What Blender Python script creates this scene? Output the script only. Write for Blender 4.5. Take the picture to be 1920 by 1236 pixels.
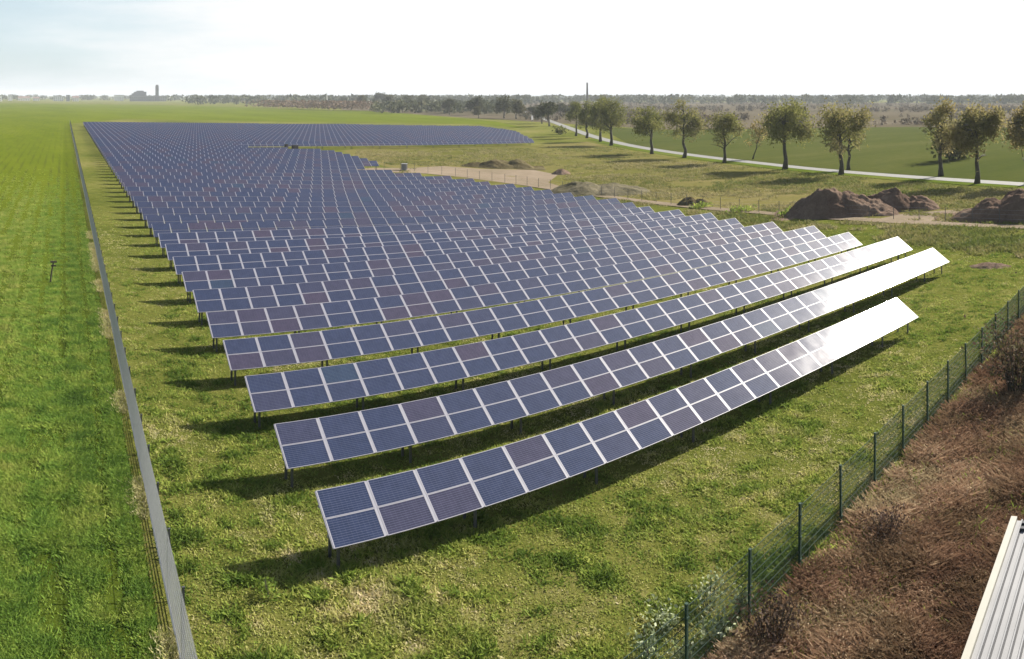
import bpy, bmesh, math, random
import numpy as np
from mathutils import Vector, noise as mnoise

for o in list(bpy.data.objects):
    bpy.data.objects.remove(o)
S = bpy.context.scene
COL = S.collection
R = math.radians
random.seed(7)
RNG = np.random.default_rng(11)

# ------------------------------------------------------------------ camera
F, XN, YH, CH = 1545.0, 18.0, 178.0, 12.85   # the photograph is a stitched (cylindrical) panorama
cd = bpy.data.cameras.new('camera')
cam = bpy.data.objects.new('camera', cd)
COL.objects.link(cam)
cd.type = 'PANO'
cd.panorama_type = 'CENTRAL_CYLINDRICAL'
cd.central_cylindrical_range_u_min = -960 / F
cd.central_cylindrical_range_u_max = 960 / F
cd.central_cylindrical_range_v_min = -(1236 - YH) / F
cd.central_cylindrical_range_v_max = YH / F
cd.central_cylindrical_radius = 1.0
cd.clip_start = 0.1
cd.clip_end = 40000
cam.location = (0, 0, CH)
cam.rotation_euler = (R(90), 0, -(960 - XN) / F)
S.camera = cam

# ------------------------------------------------------------------ light
SUN = Vector((0.84, -0.055, 0.525)).normalized()
sd = bpy.data.lights.new('sun', 'SUN')
sd.energy = 5.0
sd.angle = R(0.55)
sd.color = (1.0, 0.94, 0.84)
so = bpy.data.objects.new('sun', sd)
COL.objects.link(so)
so.rotation_euler = SUN.to_track_quat('Z', 'Y').to_euler()
so.location = (60, 0, 80)

S.view_settings.view_transform = 'Standard'
S.view_settings.look = 'None'
S.view_settings.exposure = 1.12
S.view_settings.gamma = 1.0
S.view_settings.use_curve_mapping = False
S.cycles.use_denoising = True
S.cycles.max_bounces = 6
S.cycles.transparent_max_bounces = 12
S.cycles.volume_bounces = 0
S.cycles.sample_clamp_indirect = 4


class NT:
    """small helper for node graphs"""
    def __init__(s, tree):
        s.t = tree
        s.n = tree.nodes
        s.l = tree.links

    def new(s, kind, **kw):
        n = s.n.new(kind)
        for k, v in kw.items():
            setattr(n, k, v)
        return n

    def put(s, sock, v):
        if hasattr(v, 'links') or isinstance(v, bpy.types.NodeSocket):
            s.l.new(v, sock)
        else:
            sock.default_value = v

    def math(s, op, a, b=0.0, c=0.0, clamp=False):
        n = s.new('ShaderNodeMath', operation=op, use_clamp=clamp)
        s.put(n.inputs[0], a)
        s.put(n.inputs[1], b)
        s.put(n.inputs[2], c)
        return n.outputs[0]

    def noise(s, vec, scale, detail=4, rough=0.55):
        n = s.new('ShaderNodeTexNoise')
        s.put(n.inputs['Vector'], vec)
        n.inputs['Scale'].default_value = scale
        n.inputs['Detail'].default_value = detail
        n.inputs['Roughness'].default_value = rough
        return n.outputs['Fac']

    def rng(s, v, a, b, c=0.0, d=1.0, smooth=True):
        n = s.new('ShaderNodeMapRange')
        n.interpolation_type = 'SMOOTHSTEP' if smooth else 'LINEAR'
        s.put(n.inputs[0], v)
        for i, x in enumerate((a, b, c, d)):
            n.inputs[i + 1].default_value = x
        return n.outputs[0]

    def ramp(s, fac, stops):
        n = s.new('ShaderNodeValToRGB')
        e = n.color_ramp.elements
        while len(e) < len(stops):
            e.new(0.5)
        for i, (p, c) in enumerate(stops):
            e[i].position = p
            e[i].color = (*c, 1)
        s.put(n.inputs[0], fac)
        return n.outputs[0]

    def mix(s, fac, a, b, mode='MIX'):
        n = s.new('ShaderNodeMix', data_type='RGBA', blend_type=mode)
        s.put(n.inputs[0], fac)
        for i, v in ((6, a), (7, b)):
            if isinstance(v, tuple):
                v = (*v, 1) if len(v) == 3 else v
            s.put(n.inputs[i], v)
        return n.outputs[2]

    def mapping(s, vec, rot=(0, 0, 0), scale=(1, 1, 1)):
        n = s.new('ShaderNodeMapping')
        s.put(n.inputs[0], vec)
        n.inputs['Rotation'].default_value = rot
        n.inputs['Location'].default_value = (13.37, 7.71, 3.29)
        n.inputs['Scale'].default_value = scale
        return n.outputs[0]


# ------------------------------------------------------------------ sky
W = bpy.data.worlds.new('World')
S.world = W
W.use_nodes = True
nt = NT(W.node_tree)
bg = nt.n['Background']
sky = nt.new('ShaderNodeTexSky', sky_type='NISHITA')
sky.sun_disc = False
sky.sun_elevation = math.asin(SUN.z)
sky.sun_rotation = math.atan2(SUN.x, SUN.y)
sky.air_density = 1.0
sky.dust_density = 1.0
tc = nt.new('ShaderNodeTexCoord')
sep = nt.new('ShaderNodeSeparateXYZ')
nt.l.new(tc.outputs['Generated'], sep.inputs[0])
dx, dz = sep.outputs[0], sep.outputs[2]
warp = nt.noise(nt.mapping(tc.outputs['Generated'], rot=(0, 0.16, 0), scale=(2.2, 1.4, 14)), 2.0, 6, 0.6)
side = nt.math('ADD', dx, nt.math('MULTIPLY', nt.math('SUBTRACT', warp, 0.5), 0.55))
toward = nt.rng(side, -0.10, 0.36, 0.58, 1.0)                    # thin bright cloud towards the sun
low = nt.rng(dz, 0.0, 0.06, 0.62, 0.0)                # milky air along the horizon
high = nt.rng(dz, 0.11, 0.34, 1.0, 0.10)              # the veil thins overhead
cloud = nt.math('MULTIPLY', nt.math('MAXIMUM', toward, low), high)
glow = nt.new('ShaderNodeVectorMath', operation='DOT_PRODUCT')
nt.l.new(tc.outputs['Generated'], glow.inputs[0])
glow.inputs[1].default_value = SUN
gl = nt.math('MAXIMUM', glow.outputs['Value'], 0.0)
veil = nt.mix(nt.rng(side, -0.05, 0.30), (7.6, 9.1, 9.9), (9.6, 9.6, 9.6))
both = nt.mix(cloud, sky.outputs[0], veil)
aur = nt.math('ADD', nt.math('MULTIPLY', nt.math('POWER', gl, 9.0), 10.0), nt.math('ADD', nt.math('MULTIPLY', nt.math('POWER', gl, 26.0), 8.0), nt.math('MULTIPLY', nt.math('POWER', gl, 220.0), 42.0)))
ring = nt.new('ShaderNodeVectorMath', operation='SCALE')
ring.inputs[0].default_value = (1.0, 0.97, 0.92)
nt.l.new(aur, ring.inputs['Scale'])
tot = nt.new('ShaderNodeVectorMath', operation='ADD')
nt.l.new(both, tot.inputs[0])
nt.l.new(ring.outputs[0], tot.inputs[1])
nt.l.new(tot.outputs[0], bg.inputs[0])
bg.inputs[1].default_value = 0.05


# ------------------------------------------------------------------ terrain and pixel helpers
def smooth(u):
    u = np.clip(u, 0, 1)
    return u * u * (3 - 2 * u)


def gz(x, y):
    """the land falls gently away to the right of the panels"""
    x, y = np.asarray(x, float), np.asarray(y, float)
    return -1.9 * smooth((y - 10) / 90) * smooth((x - 10) / (55 + 110 * smooth((y - 95) / 90)))


def at(px, py, h=0.0):
    """point of the land (h metres above it) seen at a pixel of the photograph"""
    th = (px - XN) / F
    k = (py - YH) / F
    z = 0.0
    for _ in range(12):
        r = (CH - z) / k
        x, y = r * math.sin(th), r * math.cos(th)
        z = float(gz(x, y)) + h
    return Vector((x, y, z))


# ------------------------------------------------------------------ mesh helpers
def tag(o, label=None, cat=None, group=None, kind=None):
    for k, v in (('label', label), ('category', cat), ('group', group), ('kind', kind)):
        if v:
            o[k] = v
    return o


def empty(name, loc, rz=0.0):
    o = bpy.data.objects.new(name, None)
    COL.objects.link(o)
    o.location = loc
    o.rotation_euler = (0, 0, rz)
    o.empty_display_size = 0.3
    return o


def mesh_np(name, V, Fc, mats, mi=None, tint=None, uv=None, smooth_=False):
    V = np.asarray(V, np.float32)
    me = bpy.data.meshes.new(name)
    if isinstance(Fc, np.ndarray):
        k = Fc.shape[1]
        n = len(Fc)
        me.vertices.add(len(V))
        me.vertices.foreach_set('co', V.ravel())
        me.loops.add(n * k)
        me.loops.foreach_set('vertex_index', Fc.astype(np.int32).ravel())
        me.polygons.add(n)
        me.polygons.foreach_set('loop_start', np.arange(0, n * k, k, dtype=np.int32))
        me.update(calc_edges=True)
    else:
        me.from_pydata([tuple(map(float, v)) for v in V], [], [tuple(map(int, f)) for f in Fc])
        me.update()
    for m in (mats if isinstance(mats, (list, tuple)) else [mats]):
        me.materials.append(m)
    if mi is not None:
        me.polygons.foreach_set('material_index', np.asarray(mi, np.int32))
    if tint is not None:
        tint = np.asarray(tint, np.float32)
        dom = 'POINT' if len(tint) == len(me.vertices) else 'FACE'
        a = me.attributes.new('tint', 'FLOAT', dom)
        a.data.foreach_set('value', tint)
    if uv is not None:
        l = me.uv_layers.new(name='UVMap')
        l.data.foreach_set('uv', np.asarray(uv, np.float32).ravel())
    if smooth_:
        me.polygons.foreach_set('use_smooth', np.ones(len(me.polygons), bool))
    me.validate()
    return me


def link(name, me, parent=None, loc=None):
    o = bpy.data.objects.new(name, me)
    COL.objects.link(o)
    if parent is not None:
        o.parent = parent
    if loc is not None:
        o.location = loc
    return o


class MB:
    """collects boxes and tubes into one mesh"""
    def __init__(s):
        s.V, s.F = [], []

    def box(s, x0, x1, y0, y1, z0, z1):
        b = len(s.V)
        s.V += [(x, y, z) for z in (z0, z1) for x, y in ((x0, y0), (x1, y0), (x1, y1), (x0, y1))]
        s.F += [tuple(b + i for i in f) for f in ((3, 2, 1, 0), (4, 5, 6, 7), (0, 1, 5, 4), (1, 2, 6, 5), (2, 3, 7, 6), (3, 0, 4, 7))]
        return s

    def tube(s, pts, rad, n=6, cap=True):
        pts = [Vector(p) for p in pts]
        rads = rad if isinstance(rad, (list, tuple)) else [rad] * len(pts)
        b = len(s.V)
        for i, p in enumerate(pts):
            d = (pts[min(i + 1, len(pts) - 1)] - pts[max(i - 1, 0)]).normalized()
            a = d.cross(Vector((0, 1, 0.13)))
            if a.length < 1e-3:
                a = d.cross(Vector((1, 0, 0)))
            a.normalize()
            c = d.cross(a)
            for j in range(n):
                t = 2 * math.pi * j / n
                s.V.append(tuple(p + (a * math.cos(t) + c * math.sin(t)) * rads[i]))
        for i in range(len(pts) - 1):
            for j in range(n):
                k = (j + 1) % n
                s.F.append((b + i * n + j, b + i * n + k, b + (i + 1) * n + k, b + (i + 1) * n + j))
        if cap:
            s.F.append(tuple(b + j for j in range(n))[::-1])
            e = b + (len(pts) - 1) * n
            s.F.append(tuple(e + j for j in range(n)))
        return s

    def build(s, name, mat, parent=None, loc=None, smooth_=False):
        return link(name, mesh_np(name, s.V, s.F, mat, smooth_=smooth_), parent, loc)


def grid_patch(poly, cells, zoff, name, mat):
    """a polygon of land cut along grid lines and draped over the terrain"""
    bm = bmesh.new()
    f = bm.faces.new([bm.verts.new((p[0], p[1], 0)) for p in poly])
    bmesh.ops.triangulate(bm, faces=[f])
    xs = [p[0] for p in poly]
    ys = [p[1] for p in poly]
    for ax, lo, hi, lim in ((0, min(xs), max(xs), (5, 180)), (1, min(ys), max(ys), (5, 190))):
        v = max(lo, lim[0])
        while v < min(hi, lim[1]):
            co = (v, 0, 0) if ax == 0 else (0, v, 0)
            no = (1, 0, 0) if ax == 0 else (0, 1, 0)
            bmesh.ops.bisect_plane(bm, geom=bm.verts[:] + bm.edges[:] + bm.faces[:], plane_co=co, plane_no=no, dist=1e-4)
            v += cells
    for v in bm.verts:
        v.co.z = float(gz(v.co.x, v.co.y)) + zoff
    bmesh.ops.recalc_face_normals(bm, faces=bm.faces)
    for f in bm.faces:
        if f.normal.z < 0:
            f.normal_flip()
    me = bpy.data.meshes.new(name)
    bm.to_mesh(me)
    bm.free()
    me.materials.append(mat)
    return tag(link(name, me), kind='structure')


def strip(pts, width, zoff, name, mat, wob=0.0):
    """a road or path laid along a polyline"""
    P = []
    for a, b in zip(pts[:-1], pts[1:]):
        n = max(2, int((Vector(b) - Vector(a)).length / 4))
        P += [Vector(a).lerp(Vector(b), i / n) for i in range(n)]
    P.append(Vector(pts[-1]))
    P = [Vector((p.x, p.y)) for p in P]
    for _ in range(30):
        P = [P[0]] + [(P[i - 1] + P[i] * 2 + P[i + 1]) / 4 for i in range(1, len(P) - 1)] + [P[-1]]
    V, Fc = [], []
    for i, p in enumerate(P):
        d = (P[min(i + 1, len(P) - 1)] - P[max(i - 1, 0)]).normalized()
        nrm = Vector((-d.y, d.x))
        for k, s in enumerate((-0.5, -0.17, 0.17, 0.5)):
            w = width * s * (1 + wob * mnoise.noise(Vector((p.x * 0.15, p.y * 0.15, k * 5))))
            q = p + nrm * w
            V.append((q.x, q.y, float(gz(q.x, q.y)) + zoff))
        if i:
            for k in range(3):
                b = (i - 1) * 4 + k
                Fc.append((b, b + 1, b + 5, b + 4))
    me = mesh_np(name, V, Fc, mat)
    bm = bmesh.new()
    bm.from_mesh(me)
    for f in bm.faces:
        if f.normal.z < 0:
            f.normal_flip()
    bm.to_mesh(me)
    bm.free()
    return tag(link(name, me), kind='structure'), P


# ------------------------------------------------------------------ materials
def new_mat(name):
    m = bpy.data.materials.new(name)
    m.use_nodes = True
    return m, NT(m.node_tree), m.node_tree.nodes['Principled BSDF']


def plain(name, col, rough=0.7, metal=0.0, var=0.15, scale=6.0, bump=0.0):
    m, n, p = new_mat(name)
    g = n.new('ShaderNodeNewGeometry')
    f = n.noise(g.outputs['Position'], scale, 5)
    lo = tuple(c * (1 - var) for c in col)
    hi = tuple(min(1, c * (1 + var)) for c in col)
    n.l.new(n.ramp(f, [(0.3, lo), (0.7, hi)]), p.inputs['Base Color'])
    p.inputs['Roughness'].default_value = rough
    p.inputs['Metallic'].default_value = metal
    if bump:
        b = n.new('ShaderNodeBump')
        b.inputs['Strength'].default_value = bump
        n.l.new(f, b.inputs['Height'])
        n.l.new(b.outputs[0], p.inputs['Normal'])
    return m


def tinted(name, stops, rough=0.75, transl=0.0, fine=0.12):
    """foliage and blades: colour from the mesh's tint attribute"""
    m, n, p = new_mat(name)
    a = n.new('ShaderNodeAttribute', attribute_name='tint')
    c = n.ramp(a.outputs['Fac'], stops)
    g = n.new('ShaderNodeNewGeometry')
    f = n.noise(g.outputs['Position'], 0.6, 3)
    c = n.mix(n.rng(f, 0.35, 0.65), c, n.mix(1.0, c, (1 - fine * 2, 1 - fine * 1.5, 1 - fine * 2), 'MULTIPLY'))
    n.l.new(c, p.inputs['Base Color'])
    p.inputs['Roughness'].default_value = rough
    p.inputs['Specular IOR Level'].default_value = 0.08
    if transl:
        t = n.new('ShaderNodeBsdfTranslucent')
        n.l.new(c, t.inputs[0])
        x = n.new('ShaderNodeMixShader')
        x.inputs[0].default_value = transl
        n.l.new(p.outputs[0], x.inputs[1])
        n.l.new(t.outputs[0], x.inputs[2])
        n.l.new(x.outputs[0], n.n['Material Output'].inputs[0])
    return m


def ground_mat(name, cols, big=0.035, mid=0.35, fine=2.6, rot=0.0, stretch=(1, 1, 1), bump=0.5, extra=None):
    """cols: dark, green, olive, straw"""
    m, n, p = new_mat(name)
    g = n.new('ShaderNodeNewGeometry')
    pos = n.mapping(g.outputs['Position'], rot=(0, 0, rot), scale=stretch)
    a = n.noise(pos, big, 4)
    b = n.noise(pos, mid, 6, 0.65)
    c = n.noise(g.outputs['Position'], fine, 6, 0.7)
    f = n.math('ADD', n.math('MULTIPLY', a, 0.5), n.math('ADD', n.math('MULTIPLY', b, 0.35), n.math('MULTIPLY', c, 0.35)))
    f = n.rng(f, 0.36, 0.84, smooth=False)
    col = n.ramp(f, [(0.06, cols[0]), (0.32, cols[1]), (0.58, cols[2]), (0.92, cols[3])])
    if extra:
        col = extra(n, g, col)
    n.l.new(col, p.inputs['Base Color'])
    p.inputs['Roughness'].default_value = 0.95
    p.inputs['Specular IOR Level'].default_value = 0.0
    bm_ = n.new('ShaderNodeBump')
    bm_.inputs['Strength'].default_value = bump
    bm_.inputs['Distance'].default_value = 0.25
    n.l.new(n.math('ADD', b, c), bm_.inputs['Height'])
    n.l.new(bm_.outputs[0], p.inputs['Normal'])
    return m


FDIR = -math.atan(0.066)      # bearing of the long fence


def crop_rows(n, g, col):
    """drill lines that run with the fence, thinner and patchier in places"""
    sp = n.new('ShaderNodeSeparateXYZ')
    n.l.new(n.mapping(g.outputs['Position'], rot=(0, 0, -FDIR)), sp.inputs[0])
    wob = n.noise(g.outputs['Position'], 0.25, 3)
    u = n.math('ADD', sp.outputs[0], n.math('MULTIPLY', wob, 0.5))
    st = n.noise(n.mapping(g.outputs['Position'], rot=(0, 0, -FDIR), scale=(1.6, 0.035, 1)), 1.0, 4, 0.7)
    st2 = n.noise(n.mapping(g.outputs['Position'], rot=(0, 0, -FDIR), scale=(0.28, 0.012, 1)), 1.0, 3)
    wave = n.math('SINE', n.math('MULTIPLY', n.math('ADD', sp.outputs[0], n.math('MULTIPLY', wob, 0.2)), 4.6))
    drill = n.math('MULTIPLY', n.rng(wave, 0.25, 0.95), n.rng(st, 0.42, 0.60))
    soil = n.math('MAXIMUM', n.math('MULTIPLY', drill, n.rng(st2, 0.15, 0.40, 0.25, 0.8)), n.math('MULTIPLY', n.rng(st, 0.60, 0.74), 0.8))
    fade = n.rng(sp.outputs[1], 60, 260, 0.85, 0.25)
    col = n.mix(n.math('MULTIPLY', soil, fade), col, (0.044, 0.046, 0.014))
    near = n.math('MULTIPLY', n.rng(u, -6.0, 1.0), n.rng(sp.outputs[1], 35, 150, 1.0, 0.0))
    return n.mix(n.math('MULTIPLY', near, 0.75), col, n.mix(n.rng(wob, 0.35, 0.65), (0.036, 0.056, 0.010), (0.060, 0.088, 0.014)))


M_ground = ground_mat('meadow_grass', [(0.030, 0.037, 0.009), (0.088, 0.106, 0.019), (0.145, 0.150, 0.035), (0.25, 0.21, 0.090)], mid=0.8, fine=6.0, bump=0.8)
M_crop = ground_mat('crop_green', [(0.060, 0.080, 0.008), (0.088, 0.118, 0.008), (0.112, 0.140, 0.010), (0.140, 0.158, 0.020)], rot=-FDIR, stretch=(1, 0.25, 1), extra=crop_rows)
M_field = ground_mat('far_pasture', [(0.040, 0.052, 0.013), (0.056, 0.070, 0.018), (0.070, 0.080, 0.021), (0.100, 0.100, 0.034)], big=0.02, mid=0.10, fine=0.8, stretch=(0.3, 1.3, 1), bump=0.3)
M_verge = ground_mat('green_verge', [(0.05, 0.07, 0.012), (0.08, 0.11, 0.016), (0.10, 0.13, 0.02), (0.15, 0.15, 0.045)], bump=0.3)
M_rough = ground_mat('rough_pasture', [(0.080, 0.080, 0.020), (0.115, 0.115, 0.030), (0.160, 0.140, 0.050), (0.215, 0.175, 0.085)], big=0.02, mid=0.12, fine=1.6, bump=0.8)
M_scrubland = ground_mat('brown_scrub_ground', [(0.055, 0.055, 0.03), (0.085, 0.075, 0.045), (0.115, 0.095, 0.065), (0.15, 0.13, 0.09)], big=0.006, mid=0.03, fine=0.4, bump=0.2)
M_weedbed = ground_mat('weed_litter', [(0.06, 0.036, 0.024), (0.10, 0.060, 0.038), (0.14, 0.088, 0.056), (0.19, 0.13, 0.088)], big=0.2, mid=0.9, fine=5, bump=0.6)
M_sand = ground_mat('pale_sand', [(0.13, 0.11, 0.062), (0.19, 0.155, 0.105), (0.235, 0.187, 0.135), (0.28, 0.225, 0.165)], big=0.09, mid=0.4, fine=3, bump=0.3)
M_soil = ground_mat('dark_soil', [(0.085, 0.060, 0.047), (0.14, 0.098, 0.075), (0.20, 0.142, 0.106), (0.31, 0.235, 0.175)], big=0.25, mid=1.1, fine=5, bump=1.0)
M_soilgrass = ground_mat('overgrown_soil', [(0.05, 0.040, 0.026), (0.085, 0.068, 0.038), (0.125, 0.105, 0.055), (0.18, 0.15, 0.085)], big=0.2, mid=0.8, fine=3, bump=0.8)
M_scrubheap = ground_mat('grey_scrub_heap', [(0.075, 0.068, 0.045), (0.12, 0.108, 0.065), (0.165, 0.145, 0.095), (0.22, 0.19, 0.13)], big=0.2, mid=0.8, fine=3, bump=0.8)
M_road = plain('pale_asphalt', (0.175, 0.172, 0.155), 0.85, var=0.12, scale=1.5)
M_frame = plain('aluminium_frame', (0.265, 0.26, 0.30), 0.5, var=0.05)
M_steel = plain('galvanised_steel', (0.085, 0.088, 0.09), 0.55, 0.3, var=0.12)
M_rail = plain('rail_aluminium', (0.265, 0.26, 0.30), 0.5, 0.0, var=0.05)
M_wire = plain('grey_wire', (0.41, 0.41, 0.415), 0.6, 0.2, var=0.1)
M_green = plain('green_coated_steel', (0.014, 0.045, 0.025), 0.8, var=0.15)
M_bark = plain('tree_bark', (0.055, 0.050, 0.035), 0.95, var=0.35, scale=3, bump=0.4)
M_wood = plain('weathered_wood', (0.045, 0.038, 0.025), 0.9, var=0.3)
M_white = plain('white_sheet_steel', (0.215, 0.215, 0.22), 0.6, var=0.14, scale=1.1)
M_cream = plain('cream_trim', (0.33, 0.315, 0.26), 0.55, var=0.04)
M_dark = plain('dark_cabinet_paint', (0.015, 0.015, 0.02), 0.5, var=0.2)
M_black = plain('dark_seam', (0.05, 0.05, 0.055), 0.8, var=0.1)
M_concrete = plain('grey_concrete', (0.30, 0.29, 0.28), 0.9, var=0.12, scale=0.1)
M_concrete_d = plain('dark_concrete', (0.22, 0.215, 0.225), 0.9, var=0.12, scale=0.1)
M_render = plain('white_render', (0.75, 0.73, 0.70), 0.9, var=0.08, scale=0.1)
M_glassd = plain('window_glass', (0.05, 0.06, 0.07), 0.2, var=0.1)
M_roofr = plain('weathered_roof_tiles', (0.20, 0.14, 0.12), 0.9, var=0.2, scale=0.3)
M_chim = plain('sooty_brick', (0.07, 0.06, 0.055), 0.9, var=0.2, scale=0.5)
M_grass = tinted('grass_blades', [(0.0, (0.095, 0.15, 0.024)), (0.28, (0.215, 0.285, 0.048)), (0.55, (0.36, 0.385, 0.088)), (0.8, (0.50, 0.45, 0.18)), (1.0, (0.66, 0.56, 0.35))], transl=0.42)
M_roughb = tinted('rough_grass_blades', [(0.0, (0.09, 0.125, 0.028)), (0.4, (0.17, 0.195, 0.048)), (0.7, (0.26, 0.235, 0.085)), (1.0, (0.37, 0.31, 0.16))], transl=0.35)
M_cropb = tinted('crop_blades', [(0.0, (0.105, 0.185, 0.034)), (0.3, (0.19, 0.30, 0.050)), (0.6, (0.285, 0.365, 0.066)), (1.0, (0.40, 0.41, 0.11))], transl=0.42)
M_weedb = tinted('dry_weed_stalks', [(0.0, (0.13, 0.072, 0.048)), (0.3, (0.23, 0.138, 0.086)), (0.6, (0.34, 0.22, 0.140)), (0.85, (0.47, 0.34, 0.225)), (1.0, (0.55, 0.43, 0.27))], transl=0.3)
M_leaf = tinted('spring_leaves', [(0.0, (0.12, 0.132, 0.042)), (0.4, (0.215, 0.21, 0.064)), (0.7, (0.285, 0.23, 0.11)), (1.0, (0.36, 0.285, 0.11))], transl=0.46)
M_leafd = tinted('far_tree_leaves', [(0.0, (0.050, 0.056, 0.022)), (0.4, (0.085, 0.088, 0.034)), (0.7, (0.15, 0.13, 0.06)), (1.0, (0.27, 0.22, 0.08))], transl=0.25)
M_palel = tinted('pale_shrub_leaves', [(0.0, (0.13, 0.18, 0.05)), (0.5, (0.30, 0.34, 0.15)), (1.0, (0.56, 0.57, 0.40))], transl=0.2)
M_hedge = tinted('bare_hedge_twigs', [(0.0, (0.09, 0.06, 0.04)), (0.5, (0.17, 0.115, 0.078)), (1.0, (0.25, 0.18, 0.12))], transl=0.2)
M_bramble = tinted('bramble_twigs', [(0.0, (0.07, 0.046, 0.038)), (0.5, (0.13, 0.082, 0.062)), (0.8, (0.14, 0.125, 0.05)), (1.0, (0.22, 0.16, 0.11))], transl=0.2)
M_belt = tinted('distant_woodland', [(0.0, (0.06, 0.07, 0.030)), (0.5, (0.10, 0.105, 0.050)), (1.0, (0.16, 0.14, 0.09))], transl=0.2)
M_scrub = tinted('brown_scrub_twigs', [(0.0, (0.09, 0.08, 0.05)), (0.5, (0.17, 0.13, 0.095)), (1.0, (0.25, 0.21, 0.15))], transl=0.2)


def glass_mat(name, atype):
    """solar cells under glass; the tint property gives each panel its own blue or purple"""
    m, n, p = new_mat(name)
    a = n.new('ShaderNodeAttribute', attribute_name='tint', attribute_type=atype)
    base = n.ramp(a.outputs['Fac'], [(0.0, (0.019, 0.029, 0.065)), (0.5, (0.023, 0.031, 0.065)), (0.68, (0.031, 0.033, 0.062)), (0.85, (0.039, 0.033, 0.058)), (1.0, (0.020, 0.036, 0.068))])
    uv = n.new('ShaderNodeUVMap')
    sp = n.new('ShaderNodeSeparateXYZ')
    n.l.new(uv.outputs[0], sp.inputs[0])
    fv = n.math('FRACT', n.math('MULTIPLY', sp.outputs[1], 12.0))
    line = n.math('MULTIPLY', n.math('LESS_THAN', fv, 0.13), 0.55)
    fu = n.math('FRACT', n.math('MULTIPLY', sp.outputs[0], 10.0))
    gap = n.math('MULTIPLY', n.math('LESS_THAN', fu, 0.035), 0.35)
    g = n.new('ShaderNodeNewGeometry')
    cell = n.noise(g.outputs['Position'], 3.2, 3)
    base = n.mix(n.rng(cell, 0.3, 0.7, 0.0, 0.45), base, n.mix(1.0, base, (1.6, 1.5, 1.45), 'MULTIPLY'))
    col = n.mix(n.math('MAXIMUM', line, gap), base, (0.16, 0.165, 0.22))
    n.l.new(col, p.inputs['Base Color'])
    dirt = n.noise(g.outputs['Position'], 0.8, 4)
    n.l.new(n.rng(dirt, 0.3, 0.7, 0.060, 0.095), p.inputs['Roughness'])
    p.inputs['IOR'].default_value = 1.5
    p.inputs['Specular IOR Level'].default_value = 0.36
    return m


M_glass = glass_mat('solar_cells', 'OBJECT')
M_glassf = glass_mat('solar_cells_far', 'GEOMETRY')

# ------------------------------------------------------------------ the land
gx = sorted(set([-14000, -7000, -3000, -1200, -500, -200, -80, -40, -15, 0] + list(range(5, 71, 3)) + list(range(76, 185, 6)) + [220, 320, 500, 900, 1800, 3500, 7000, 14000]))
gy = sorted(set([-3000, -800, -200, -60, -20, 0] + list(range(5, 106, 4)) + list(range(110, 195, 5)) + [240, 320, 450, 700, 1200, 2500, 5000, 9000, 15000]))
GX, GY = np.meshgrid(gx, gy)
nx, ny = len(gx), len(gy)
idx = np.arange(nx * ny).reshape(ny, nx)
quads = np.stack([idx[:-1, :-1], idx[:-1, 1:], idx[1:, 1:], idx[1:, :-1]], -1).reshape(-1, 4)
tag(link('ground', mesh_np('ground', np.stack([GX, GY, gz(GX, GY)], -1).reshape(-1, 3), quads, M_ground, smooth_=True)), kind='structure')


def fence_x(y):
    return 3.83 + 0.066 * (y - 18.37)


def pxy(*a):
    return [at(x, y).xy for x, y in a]


crop_poly = [(-1500, -20), (fence_x(-20) - 0.35, -20), (fence_x(370) - 0.35, 370)] + pxy((240, 223), (400, 226), (640, 229), (800, 231), (900, 233), (985, 241), (930, 228), (830, 219), (690, 208), (640, 207), (500, 203), (390, 199), (240, 196), (100, 194.5), (0, 193.5)) + [(-700, 1200), (-1500, 900)]
grid_patch(crop_poly, 6, 0.03, 'crop_field', M_crop)
grid_patch(pxy((640, 283), (720, 312), (780, 322), (1010, 351), (1240, 383), (1480, 402), (1920, 424), (2000, 426), (2000, 358), (1830, 352), (1580, 331), (1400, 312), (1290, 300), (1180, 283), (1100, 266), (1000, 273), (700, 275)), 6, 0.02, 'rough_pasture', M_rough)
grid_patch(pxy((1180, 270), (1290, 288), (1470, 308), (1700, 328), (1920, 344), (2050, 352), (2050, 238), (1900, 240), (1700, 238), (1560, 240), (1400, 242), (1250, 244), (1120, 238)), 8, 0.05, 'pasture_field', M_field)
grid_patch(pxy((640, 206), (700, 208), (830, 218), (1000, 228), (1060, 232), (1120, 236), (1250, 243), (1560, 239), (1900, 239), (2100, 238), (2100, 193), (1500, 192), (1000, 190), (500, 190), (640, 198)), 12, 0.04, 'scrub_land', M_scrubland)
grid_patch(pxy((660, 318), (700, 315), (760, 316), (830, 312), (900, 317), (1000, 319), (1046, 328), (1028, 343), (1075, 357), (1010, 352), (930, 341), (870, 333), (800, 326), (700, 322)), 4, 0.05, 'sandy_ground', M_sand)
grid_patch(pxy((1640, 413), (1690, 402), (1760, 396), (1830, 392), (1860, 400), (1800, 412), (1770, 418)), 4, 0.05, 'sandy_clearing', M_sand)
road_px = [(985, 209), (1010, 219), (1045, 232), (1075, 243), (1110, 256), (1180, 274), (1290, 291), (1380, 302), (1470, 311), (1577, 321.5), (1700, 331), (1832, 341), (1920, 347), (2060, 355)]
_, ROADP = strip([at(*p) for p in road_px], 3.9, 0.09, 'road', M_road)
strip([at(x, y + 4.5) for x, y in road_px[4:]], 4.0, 0.065, 'grass_verge', M_verge, 0.4)
track_px = [(1000, 349), (1060, 357), (1130, 368), (1240, 382), (1330, 392), (1480, 405), (1600, 413), (1750, 420), (1920, 427), (2060, 431)]
strip([at(*p) for p in track_px], 2.3, 0.08, 'dirt_track', M_sand, 0.35)


def gfy(t):
    """line of the green fence"""
    return 12.56 + 0.118 * (t - 15.7)


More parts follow.
